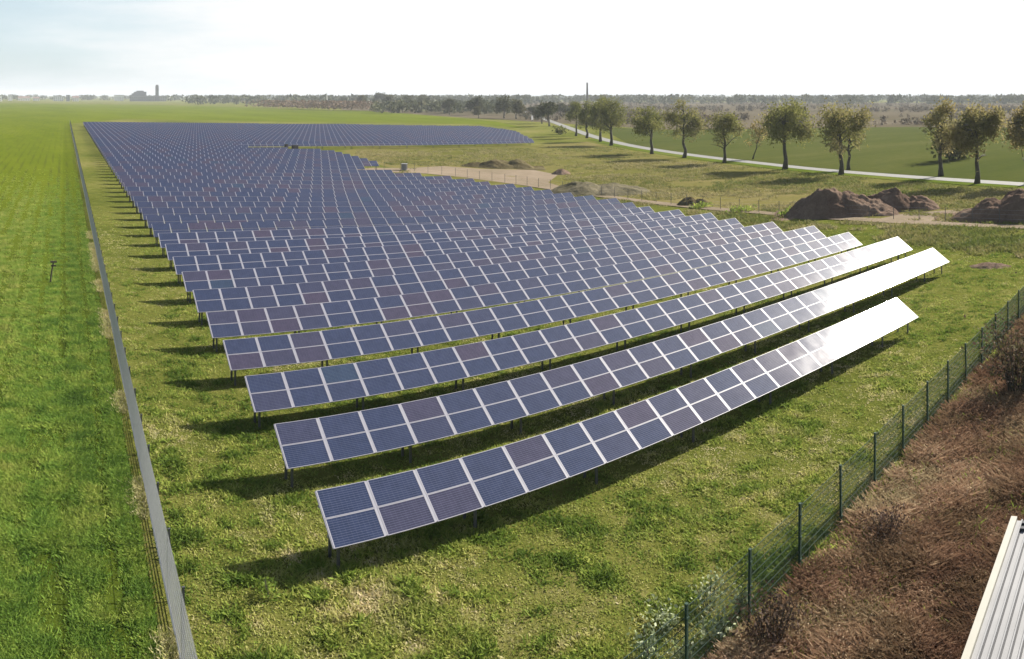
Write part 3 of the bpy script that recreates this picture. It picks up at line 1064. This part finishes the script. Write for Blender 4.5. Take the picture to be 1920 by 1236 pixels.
TG = 'trees along the road'
road_trees = [
    # px base, py base, top py, crown width px, clear share, tone, lean(px), trunks, label, clumps
    (1080, 255, 193, 38, 0.28, 0.22, 0, 1, 'slim dark roadside tree at the left end of the dense tree clump', 90),
    (1100, 259, 188, 46, 0.28, 0.22, 0, 1, 'dark roadside tree standing right below the tall thin chimney', 110),
    (1126, 266, 186, 52, 0.28, 0.20, 0, 1, 'dark middle tree of the dense roadside clump, beside the biggest one', 130),
    (1146, 273, 183, 66, 0.27, 0.24, 0, 1, 'broad dark tree at the right end of the dense roadside clump', 170),
    (1222, 289, 194, 84, 0.30, 0.27, 0, 1, 'round dark green tree left of the pair with touching crowns by the road', 160),
    (1283, 296, 191, 70, 0.30, 0.42, 0, 1, 'brownish round roadside tree touching the dark green tree to its left', 120),
    (1358, 306, 207, 70, 0.36, 0.42, 0, 1, 'smaller mushroom-shaped tree on a straight trunk at the road edge', 95),
    (1472, 318, 177, 112, 0.27, 0.36, 0, 1, 'biggest roadside tree, with a thick trunk and a tall green crown', 210),
    (1577, 328, 187, 104, 0.30, 0.50, 0, 1, 'open brownish roadside tree with a dark twin trunk close behind', 150),
    (1764, 331, 189, 84, 0.38, 0.58, 0, 1, 'thin-leaved brownish tree left of the broad brown tree by the road', 95),
    (1832, 345, 192, 118, 0.33, 0.58, 0, 1, 'broad brown-tinged tree at the road with thick dark trunk, near the right edge', 190),
    (1925, 347, 205, 84, 0.36, 0.66, 0, 1, 'brown leafed roadside tree cut by the right edge of the view', 110),
]
for i, (px, py, top, cw, cs, tone, ln_, tk, label, cl_) in enumerate(road_trees):
    b = at(px, py)
    r = b.xy.length
    hgt = (py - top) * r / F
    me = tree_meshes(hgt, cw * r / F, hgt * cs, 100 + i, int(cl_ * 1.4), 27, 0.23, tone + 0.05, trunks=tk)
    plant_tree('roadside_tree', b, me, label, TG)
b = at(1411, 299)
plant_tree('roadside_tree', b, tree_meshes(9.4, 6.0, 3.2, 201, 50, 14, 0.28, 0.88, lean=(2.2, -1.6), tr=0.16), 'small leaning yellow-green tree behind the road', TG)
b = at(1591, 319)
plant_tree('roadside_tree', b, tree_meshes(10.5, 7.0, 4.0, 202, 50, 14, 0.3, 0.45, lean=(0.6, 0)), 'dark slim tree half hidden behind the open brownish roadside tree', TG)

# trees beyond the array and along the far road
protos = [tree_meshes(11, 10, 2.2, 300 + i, 90, 14, 0.50, 0.16 + 0.13 * i, brown=0.2, mat=M_leafd) for i in range(4)]
BG = 'trees in the belt beyond the far end of the panels'
mid_trees = [(1030, 237, 188, 1, 'dark round tree by the road bend left of the dense roadside clump'),
             (1016, 232, 196, 2, 'small dark tree close left of the round one at the road bend'),
             (890, 216, 176, 0, 'tallest dark tree of the belt beyond the far panels'),
             (843, 215, 184, 1, 'round dark tree left of the tallest tree of the far belt'),
             (945, 222, 181, 2, 'broad olive tree right of the tallest tree of the far belt'),
             (968, 223, 186, 3, 'brownish tree of the far belt between the olive tree and the road bend'),
             (897, 222, 199, 3, 'small pale yellowish tree in front of the tallest far tree')]
for px, py, top, pi, label in mid_trees:
    b = at(px, py)
    sc = (py - top) * b.xy.length / F / 11
    plant_tree('belt_tree', b, protos[pi], label, BG, random.uniform(0, 6), sc)
rnd = random.Random(5)
for i in range(46):
    px = rnd.uniform(640, 1075)
    py = 205 + (px - 640) / 435 * 22 - rnd.uniform(3, 12)
    b = at(px, py)
    sc = rnd.uniform(12, 27) * b.xy.length / F / 11
    plant_tree('belt_tree', b, protos[i % 4], 'one of many hazy grey-green trees packed in the belt below the horizon', 'hazy trees of the distant belt', rnd.uniform(0, 6), min(sc, 1.9))
for i in range(30):
    px = rnd.uniform(1100, 1930)
    py = 196 - rnd.uniform(0, 8)
    b = at(px, py)
    sc = rnd.uniform(8, 15) * b.xy.length / F / 11
    plant_tree('belt_tree', b, protos[i % 4], 'one of many small grey trees spread along the far right horizon', 'small trees on the right horizon', rnd.uniform(0, 6), min(sc, 1.7))


# far woods and scrub that read as one mass
def belt(name, n, per, rr_, aa, hgt, size, tint, mat, dens=None):
    r = rr_[0] * (rr_[1] / rr_[0]) ** RNG.uniform(0, 1, n)
    a = RNG.uniform(aa[0], aa[1], n)
    x, y = r * np.sin(a), r * np.cos(a)
    if dens is not None:
        k = dens(a, r, x, y)
        x, y = x[k], y[k]
    n = len(x)
    hh = RNG.uniform(hgt[0], hgt[1], n)
    tt = np.clip(tint[0] + tint[1] * (vnoise(x, y, 0.01, 5) - 0.5) + RNG.normal(0, 0.12, n), 0, 1)
    C = np.stack([np.repeat(x, per) + RNG.normal(0, 0.3, n * per) * np.repeat(hh, per), np.repeat(y, per) + RNG.normal(0, 0.3, n * per) * np.repeat(hh, per),
                  np.repeat(gz(x, y), per) + np.repeat(hh, per) * RNG.uniform(0.05, 1, n * per) ** 0.8], -1)
    V, Fq, tn = leaf_quads(C, 0.0, 1.0, np.repeat(tt, per))
    V = (V.reshape(-1, 4, 3) - C[:, None]) * (np.repeat(hh, per) * size)[:, None, None] + C[:, None]
    return tag(link(name, mesh_np(name, V.reshape(-1, 3), Fq, mat, tint=tn)), kind='stuff')


belt('distant_woods', 2600, 26, (1250, 4200), (-0.06, 1.30), (7, 15), 0.24, (0.35, 0.6), M_belt,
     lambda a, r, x, y: (a > 0.21) | ((r > 1800) & (vnoise(x, y, 0.004, 12) > 0.35)))
belt('hedgerow', 420, 24, (560, 1100), (0.30, 0.62), (5, 10), 0.24, (0.35, 0.6), M_belt,
     lambda a, r, x, y: (a > 0.445) & (r > 640))
belt('scrub', 2600, 18, (400, 1250), (0.62, 1.32), (1.2, 4.0), 0.30, (0.5, 0.9), M_scrub,
     lambda a, r, x, y: vnoise(x, y, 0.012, 8) > 0.35)
# brown hedge at the end of the green field
hp = [at(500, 203), at(560, 205), at(640, 207.5), (at(690, 208.5))]
C = []
for a, b in zip(hp[:-1], hp[1:]):
    for i in range(1000):
        q = a.lerp(b, random.random())
        C.append((q.x + random.gauss(0, 12), q.y + random.gauss(12, 14), random.uniform(0.2, 7.0)))
V, Fq, tn = leaf_quads(np.array(C), 0.3, 1.3, np.clip(RNG.normal(0.62, 0.16, len(C)), 0, 1))
tag(link('hedge', mesh_np('hedge', V, Fq, M_hedge, tint=tn)), 'low brown bare hedge at the far edge of the green crop field', 'hedge')


# ------------------------------------------------------------------ bushes
def bush(name, base, h, w, n, leaf, tone, mat, label, cat, stems=7, spread=0.16, depth=None, group=None, tv=0.14):
    r = empty(name, base)
    tag(r, label, cat, group)
    sb = MB()
    C, T = [], []
    dp = depth or w
    for i in range(stems):
        an = random.uniform(0, 6.28)
        e = Vector((math.cos(an) * w * 0.5 * random.uniform(0.2, 0.9), math.sin(an) * dp * 0.5 * random.uniform(0.2, 0.9), h * random.uniform(0.55, 1.0)))
        b0 = Vector((e.x * 0.25, e.y * 0.25, -0.05))
        mdl = b0.lerp(e, 0.5) + Vector((0, 0, 0.06 * h))
        sb.tube([b0, mdl, e], [0.012 * h + 0.004, 0.009 * h + 0.003, 0.003], 4)
        for j in range(n // stems):
            q = b0.lerp(e, random.uniform(0.3, 1.0))
            C.append((q.x, q.y, q.z))
            T.append(tone + random.gauss(0, tv))
    link('stem', mesh_np('stem', sb.V, sb.F, M_bark), r)
    V, Fq, tn = leaf_quads(np.array(C), np.array([w, dp, h]) * spread, leaf, np.clip(np.array(T), 0, 1))
    V[:, 2] = np.abs(V[:, 2])
    link('foliage', mesh_np('foliage', V, Fq, mat, tint=tn), r)
    return r


SG = 'pale shrubs by the green fence'
for (px, py, h, w, lab) in ((1330, 1140, 0.8, 1.0, 'pale-leaved shrub in the grass between the two nearest green fence posts'),
                            (1384, 1152, 0.6, 0.6, 'small pale shrub right at the foot of the second green fence post'),
                            (1340, 1200, 0.7, 0.9, 'pale shrub just right of the nearest green fence post'),
                            (1255, 1175, 0.6, 0.8, 'pale-leaved shrub to the left of the nearest green fence post'),
                            (1222, 1232, 0.7, 0.9, 'pale shrub at the bottom edge, left of the nearest fence post'),
                            (1285, 1246, 0.5, 0.7, 'pale shrub at the foot of the nearest green fence post')):
    bush('pale_shrub', at(px, py), h * 1.1, w * 1.15, 210, 0.055, 0.68, M_palel, lab, 'shrub', 8, 0.13, group=SG, tv=0.3)
bush('dark_weed', at(505, 1118), 0.55, 0.9, 160, 0.05, 0.2, M_grass, 'dark leafy weed at the tip of the front row shadow', 'plant')
bush('bramble_bush', at(1447, 1215), 1.3, 1.7, 900, 0.05, 0.30, M_bramble, 'dark bare bramble bush by the second green fence post', 'bush', 16, 0.14)
bush('bramble_bush', at(1665, 1010), 0.9, 1.6, 600, 0.05, 0.28, M_bramble, 'low dark bramble patch in the middle of the brown weeds', 'bush', 14, 0.16)
bush('bramble_bush', at(1905, 735), 3.3, 3.6, 1900, 0.09, 0.62, M_bramble, 'tall brown and green bramble bush at the right edge behind the fence', 'bush', 22, 0.13)
bush('roadside_bush', at(1054, 252), 3.2, 5.5, 260, 0.45, 0.15, M_leaf, 'low dark bush beside the road left of the dense tree clump', 'bush')
bush('pasture_thicket', at(1790, 300), 7.0, 20, 1200, 0.6, 0.10, M_leaf, 'dark thicket in the pasture behind the two brownish right-hand trees', 'bush', 24, 0.12, 8)
for (px, py, w, h, lab) in ((1390, 398, 6, 0.7, 'low green weeds growing before the big soil heap'), (1310, 391, 4, 0.6, 'low green weeds left of the dirt track bend'), (1475, 404, 4, 0.8, 'tuft of green weeds at the left foot of the big soil heap')):
    bush('weed_patch', at(px, py), h, w, 260, 0.16, 0.35, M_grass, lab, 'plant', 12, 0.15, 2.5)


# ------------------------------------------------------------------ soil heaps
def mound(name, px, py, w, d, h, mat, label, peaks, seed, rz=0.0):
    """a heap of soil; peaks are (x, y, radius, height) in shares of its half width"""
    b = at(px, py)
    b = b + Vector((b.x, b.y, 0)).normalized() * d * 0.5
    n, m = 120, 70
    V, Fc = [], []
    for j in range(m + 1):
        for i in range(n + 1):
            u, v = -1.25 + 2.5 * i / n, -1.25 + 2.5 * j / m
            z = 0.0
            for (cx, cy, cr, ch) in peaks:
                q = math.hypot((u - cx) / cr, (v - cy) / (cr * 1.4))
                z = max(z, ch * (max(0.0, 1 - q * q) ** 1.15)) if q < 1 else z
            nz = mnoise.fractal(Vector((u * 2.6, v * 2.6, seed)), 0.8, 2.1, 6)
            fz = mnoise.fractal(Vector((u * 9.0, v * 9.0, seed + 9)), 0.6, 2.2, 5)
            z = z * (1 + 0.22 * nz) + (0.045 * nz + 0.022 * fz) * min(1, z * 5)
            V.append((u * w / 2, v * d / 2, 0.85 * h * z - (0.12 if z < 0.015 else 0.02)))
    for j in range(m):
        for i in range(n):
            a = j * (n + 1) + i
            Fc.append((a, a + 1, a + n + 2, a + n + 1))
    o = link(name, mesh_np(name, V, np.array(Fc), mat, smooth_=True), None, (b.x, b.y, float(gz(b.x, b.y))))
    o.rotation_euler = (0, 0, math.atan2(-b.x, b.y) + rz)
    return tag(o, label, 'soil heap', 'soil heaps by the dirt track')


mound('soil_heap', 1590, 412, 13.5, 8, 3.6, M_soil, 'biggest brown soil heap beside the dirt track, with gullies on its right flank', [(-0.35, 0, 0.62, 0.92), (0.05, 0.1, 0.55, 0.85), (-0.65, 0, 0.42, 0.55), (0.4, 0.2, 0.5, 0.55), (0.62, -0.2, 0.3, 0.25)], 1)
mound('soil_heap', 1688, 399, 10.0, 6, 2.9, M_soil, 'lower brown soil heap behind the right half of the biggest heap', [(-0.2, 0, 0.7, 0.95), (0.4, 0, 0.6, 0.6), (-0.6, 0, 0.5, 0.7)], 2)
mound('soil_heap', 1895, 420, 13.0, 8, 3.3, M_soil, 'dark brown soil heap at the right edge of the view', [(-0.25, 0, 0.6, 0.75), (0.2, 0, 0.75, 1.0), (-0.6, -0.1, 0.4, 0.4), (0.7, 0, 0.5, 0.8)], 3)
mound('soil_heap', 930, 317, 15.5, 7, 2.0, M_soilgrass, 'long low overgrown soil heap behind the pale sand', [(0, 0, 0.7, 0.85), (0.5, 0, 0.5, 0.8), (-0.5, 0, 0.5, 0.6)], 4)
mound('soil_heap', 1052, 328, 4.2, 3, 1.1, M_soil, 'small dark soil heap at the right tip of the sand', [(0, 0, 0.9, 1.0), (0.4, 0, 0.5, 0.7)], 5)
mound('soil_heap', 1120, 369, 15.5, 10, 2.0, M_scrubheap, 'broad grey overgrown heap beside the track, right of the sand', [(-0.3, 0, 0.7, 0.9), (0.3, 0.1, 0.8, 0.75), (0.7, 0, 0.4, 0.35)], 6)
mound('soil_heap', 1300, 387, 5, 3.5, 1.2, M_soilgrass, 'small flat overgrown heap left of the biggest soil heap', [(-0.2, 0, 0.7, 0.9), (0.35, 0, 0.6, 0.8)], 7)
mound('soil_heap', 1858, 504, 3.6, 1.6, 0.35, M_soil, 'thin streak of dark soil beside the right end of the second panel row', [(0, 0, 0.9, 1.0), (-0.5, 0, 0.5, 0.6), (0.5, 0, 0.45, 0.6)], 8)

# ------------------------------------------------------------------ buildings and poles
# pale standing-seam roof in the near right corner
def roof_at(px, py, z):
    th = (px - XN) / F
    r = (CH - z) / ((py - YH) / F)
    return Vector((r * math.sin(th), r * math.cos(th), z))


RZ = 5.5
ra, rb2 = roof_at(1806, 1236, RZ), roof_at(1898, 972, RZ)
rd = (rb2 - ra).normalized()
ang = math.atan2(rd.y, rd.x)
br = empty('shed', (rb2.x, rb2.y, 0), ang)
tag(br, 'pale metal-roofed shed cutting the bottom right corner beside the weeds', 'building')
Ls, Wd = 12.0, 7.0
MB().box(-Ls + 0.1, -0.25, -Wd + 0.1, -0.25, -0.1, RZ - 0.16).build('wall', M_render, br)
rf = MB().box(-Ls, 0, -Wd, -0.0875, RZ - 0.14, RZ - 0.03)
roof = rf.build('roof', M_white, br)
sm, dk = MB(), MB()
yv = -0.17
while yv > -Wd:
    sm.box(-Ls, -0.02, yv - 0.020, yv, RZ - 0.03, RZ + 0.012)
    dk.box(-Ls, -0.03, yv - 0.040, yv - 0.0205, RZ - 0.0295, RZ - 0.022)  # thin dark strip laid on the sheet beside each seam
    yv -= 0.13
sm.build('standing_seam', M_white, roof)
dk.build('seam_dark_strip', M_black, roof)
MB().box(-Ls, 0.02, -0.085, 0.02, RZ - 0.2, RZ + 0.03).build('edge_trim', M_cream, roof)
fx = MB().box(-0.04, 0.04, -0.04, 0.04, -0.02, 0.02)
fxm = mesh_np('roof_clip', fx.V, fx.F, M_black)
yv = -0.235
while yv > -Wd:
    for xx in (-0.12, -0.30):
        link('roof_clip', fxm, roof, (xx, yv, RZ))
    yv -= 0.26
r2 = MB().box(0.10, 5, -Wd, -0.42, RZ - 0.05, RZ + 0.12).build('upper_roof', M_cream, br)
s2 = MB()
yv = -0.62
while yv > -Wd:
    s2.box(0.12, 5, yv - 0.02, yv, RZ + 0.12, RZ + 0.16)
    s2.box(0.2, 0.36, yv - 0.16, yv - 0.05, RZ + 0.121, RZ + 0.15)
    yv -= 0.3
s2.build('standing_seam', M_black, r2)
MB().box(0.12, 4.9, -Wd + 0.1, -0.6, -0.1, RZ - 0.052).build('wall', M_render, br)

# a stake in the crop field
st = empty('wooden_stake', at(94, 530))
tag(st, 'dark leaning wooden stake with a short crosspiece standing in the green crop', 'stake')
MB().tube([(0, 0, -0.2), (0.10, 0.02, 0.7), (0.24, 0.03, 1.45)], [0.06, 0.055, 0.05], 7).build('pole', M_wood, st)
MB().box(0.02, 0.46, -0.03, 0.09, 1.36, 1.47).box(0.06, 0.40, -0.02, 0.08, 1.10, 1.20).build('crosspiece', M_wood, st)

# cabinets
def cabinet(name, base, w, d, h, body, label, doorm, cat, rz=0.0, leg=0.12):
    c = empty(name, base, rz)
    tag(c, label, cat)
    MB().box(-w / 2, w / 2, -d / 2, d / 2, leg, h).box(-w / 2 - 0.05, w / 2 + 0.05, -d / 2 - 0.07, d / 2 + 0.05, h, h + 0.06).build('body', body, c)
    MB().box(-w / 2 + 0.06, -0.012, -d / 2 - 0.03, -d / 2 - 0.002, leg + 0.08, h - 0.06).box(0.012, w / 2 - 0.06, -d / 2 - 0.03, -d / 2 - 0.002, leg + 0.08, h - 0.06).build('door', doorm, c)
    MB().box(-w / 2 + 0.05, w / 2 - 0.05, -d / 2 + 0.05, d / 2 - 0.05, -0.2, leg - 0.002).build('plinth', M_concrete, c)
    return c


b = Vector((184.8 * math.tan((537 - XN) / F), 184.8, float(gz(64, 184.8))))
cabinet('cabinet', b, 0.7, 0.6, 1.6, M_dark, 'narrow upright black box at the left end of the grassy gap', M_dark, 'cabinet', 0.2)
b = Vector((184.8 * math.tan((553 - XN) / F), 184.8, float(gz(66, 184.8))))
cabinet('cabinet', b, 1.4, 0.8, 1.35, M_dark, 'wide low black box at the left end of the grassy gap', M_dark, 'cabinet', 0.1)
b = at(758, 320)
cabinet('inverter_box', b, 1.3, 0.9, 1.25, M_white, 'small white box with a dark front by the sand behind the panels', M_dark, 'cabinet', 0.9)
b = at(998, 229)
sg = empty('road_sign', b, 0.4)
tag(sg, 'white road sign board on posts far off by the road bend', 'sign')
MB().box(-1.1, 1.1, -0.05, 0.05, 1.2, 3.6).build('board', M_white, sg)
MB().tube([(-0.7, 0.1, -0.2), (-0.7, 0.1, 3.4)], 0.07).tube([(0.7, 0.1, -0.2), (0.7, 0.1, 3.4)], 0.07).build('post', M_steel, sg)

# chimney
b = at(1101, 199)
r = b.xy.length
ht = CH - b.z + (YH - 155) * r / F
ck = empty('chimney', b)
tag(ck, 'tall thin dark chimney rising behind the dense roadside tree clump', 'chimney')
MB().tube([(0, 0, -1), (0, 0, ht * 0.5), (0, 0, ht - 0.8)], [1.7, 1.35, 1.05], 14).build('shaft', M_chim, ck)
MB().tube([(0, 0, ht - 0.8), (0, 0, ht)], 1.25, 14).build('rim', M_concrete_d, ck)
b = at(613, 196)
MBp = MB().tube([(0, 0, 0), (0, 0, CH + 10 * b.xy.length / F)], [0.9, 0.35], 6)
tag(MBp.build('mast', M_render, None, b), 'faint slender mast on the horizon above the brown hedge', 'mast')


# the town on the left horizon
def block(px0, px1, top, base, mat, label, flat=True, cat='building', roofm=M_roofr, depth=14, name='town_building'):
    b = at((px0 + px1) / 2, base)
    r = b.xy.length
    w = (px1 - px0) * r / F
    h = (base - top) * r / F
    c = empty(name, (b.x, b.y, b.z), -((px0 + px1) / 2 - XN) / F)
    tag(c, label, cat)
    if flat:
        MB().box(-w / 2, w / 2, 0, depth, -1, h).build('wall', mat, c)
        MB().box(-w / 2 - 0.3, w / 2 + 0.3, -0.3, depth + 0.3, h + 0.003, h + 0.7).build('roof', M_concrete, c)
    else:
        hw = h * 0.62
        MB().box(-w / 2, w / 2, 0, depth, -1, hw).build('wall', mat, c)
        V = [(-w / 2 - 0.4, -0.5, hw + 0.01), (w / 2 + 0.4, -0.5, hw + 0.01), (w / 2 + 0.4, depth + 0.5, hw + 0.01), (-w / 2 - 0.4, depth + 0.5, hw + 0.01), (-w / 2 - 0.4, depth / 2, h), (w / 2 + 0.4, depth / 2, h)]
        link('roof', mesh_np('roof', V, [(0, 1, 5, 4), (2, 3, 4, 5), (1, 2, 5), (3, 0, 4), (3, 2, 1, 0)], roofm), c)
    nf = max(1, int(h / 3.6))
    nw = max(2, int(w / 4.5))
    for fl in range(nf):
        for i in range(nw):
            u = -w / 2 + w * (i + 0.5) / nw
            z = 1.2 + fl * 3.4
            if z + 1.6 < (h if flat else h * 0.6):
                MB().box(u - 0.8, u + 0.8, -0.06, -0.003, z, z + 1.5).build('window', M_glassd, c)
    return c


block(-6, 4, 180, 190, M_render, 'pale low building at the left edge of the horizon')
block(15, 23, 178, 189, M_render, 'white block-like building near the left end of the horizon')
block(34, 56, 180.5, 189, M_render, 'long pale hall right of the white block on the left horizon', False)
block(62, 74, 181.5, 189, M_render, 'small white house left of the pair of greyish town houses', False)
block(100, 119, 180.5, 189.5, M_render, 'wide pale town building in the middle of the left horizon')
block(124, 131, 178.5, 190, M_concrete, 'narrow grey town house beside the wide pale town building')
block(136, 148, 179.5, 190, M_render, 'pale gabled town house right of the narrow grey one', False)
block(214, 232, 178.5, 189, M_render, 'pale hall just left of the big grey silo works')
c = block(243, 312, 180, 190, M_concrete, 'big grey silo works with stepped domed roof on the left horizon', name='silo_works')
r = c.location.xy.length
k = r / F
for (x0, x1, tp_, nm) in ((-31, -14, 175, 'annex'), (-27, -3, 172, 'annex'), (-22, -8, 170, 'annex')):
    y0 = 2 + (x0 + 35) * 0.02
    MB().box(x0 * k, x1 * k, 15 - (tp_ - 168), 30 - (172 - tp_) * 0.1, 6, (190 - tp_) * k).build('silo_block', M_concrete_d, c)
dm = MB()
prof = [(0, 1.0), (0.35, 0.93), (0.65, 0.72), (0.88, 0.4), (1.0, 0.0)]
dm.tube([(-12 * k + 0, 40, (190 - 173) * k * z_ * 0 + (180 - 173) * k * hh_ + 10 * k) for z_, hh_ in [(p_[0], 1 - p_[1]) for p_ in prof]], [10.5 * k * p_[1] + 0.2 for p_ in prof], 20)
dm.build('dome', M_concrete_d, c, smooth_=True)
tw = empty('silo_tower', at(294.5, 190))
tag(tw, 'tall narrow grey tower rising beside the silo works on the left horizon', 'tower')
r = tw.location.xy.length
k = r / F
tw.rotation_euler = (0, 0, -(294.5 - XN) / F)
MB().box(-3.2 * k, 3.2 * k, -6, -6 + 6 * k, -1, (190 - 161) * k).build('shaft', M_concrete_d, tw)
MB().box(-2.4 * k, 2.4 * k, -5, -7 + 6 * k, (190 - 161) * k + 0.02, (190 - 159) * k).build('top_storey', M_concrete_d, tw)

# ------------------------------------------------------------------ the air
hm = bpy.data.materials.new('haze')
hm.use_nodes = True
ht_ = hm.node_tree
ht_.nodes.remove(ht_.nodes['Principled BSDF'])
pv = ht_.nodes.new('ShaderNodeVolumePrincipled')
pv.inputs['Color'].default_value = (0.90, 0.95, 1.0, 1)
pv.inputs['Density'].default_value = 0.00016
pv.inputs['Anisotropy'].default_value = 0.0
ht_.links.new(pv.outputs[0], ht_.nodes['Material Output'].inputs['Volume'])
hz = MB().box(-16000, 16000, -3500, 16500, -3.2, 75).build('haze', hm)
tag(hz, kind='stuff')
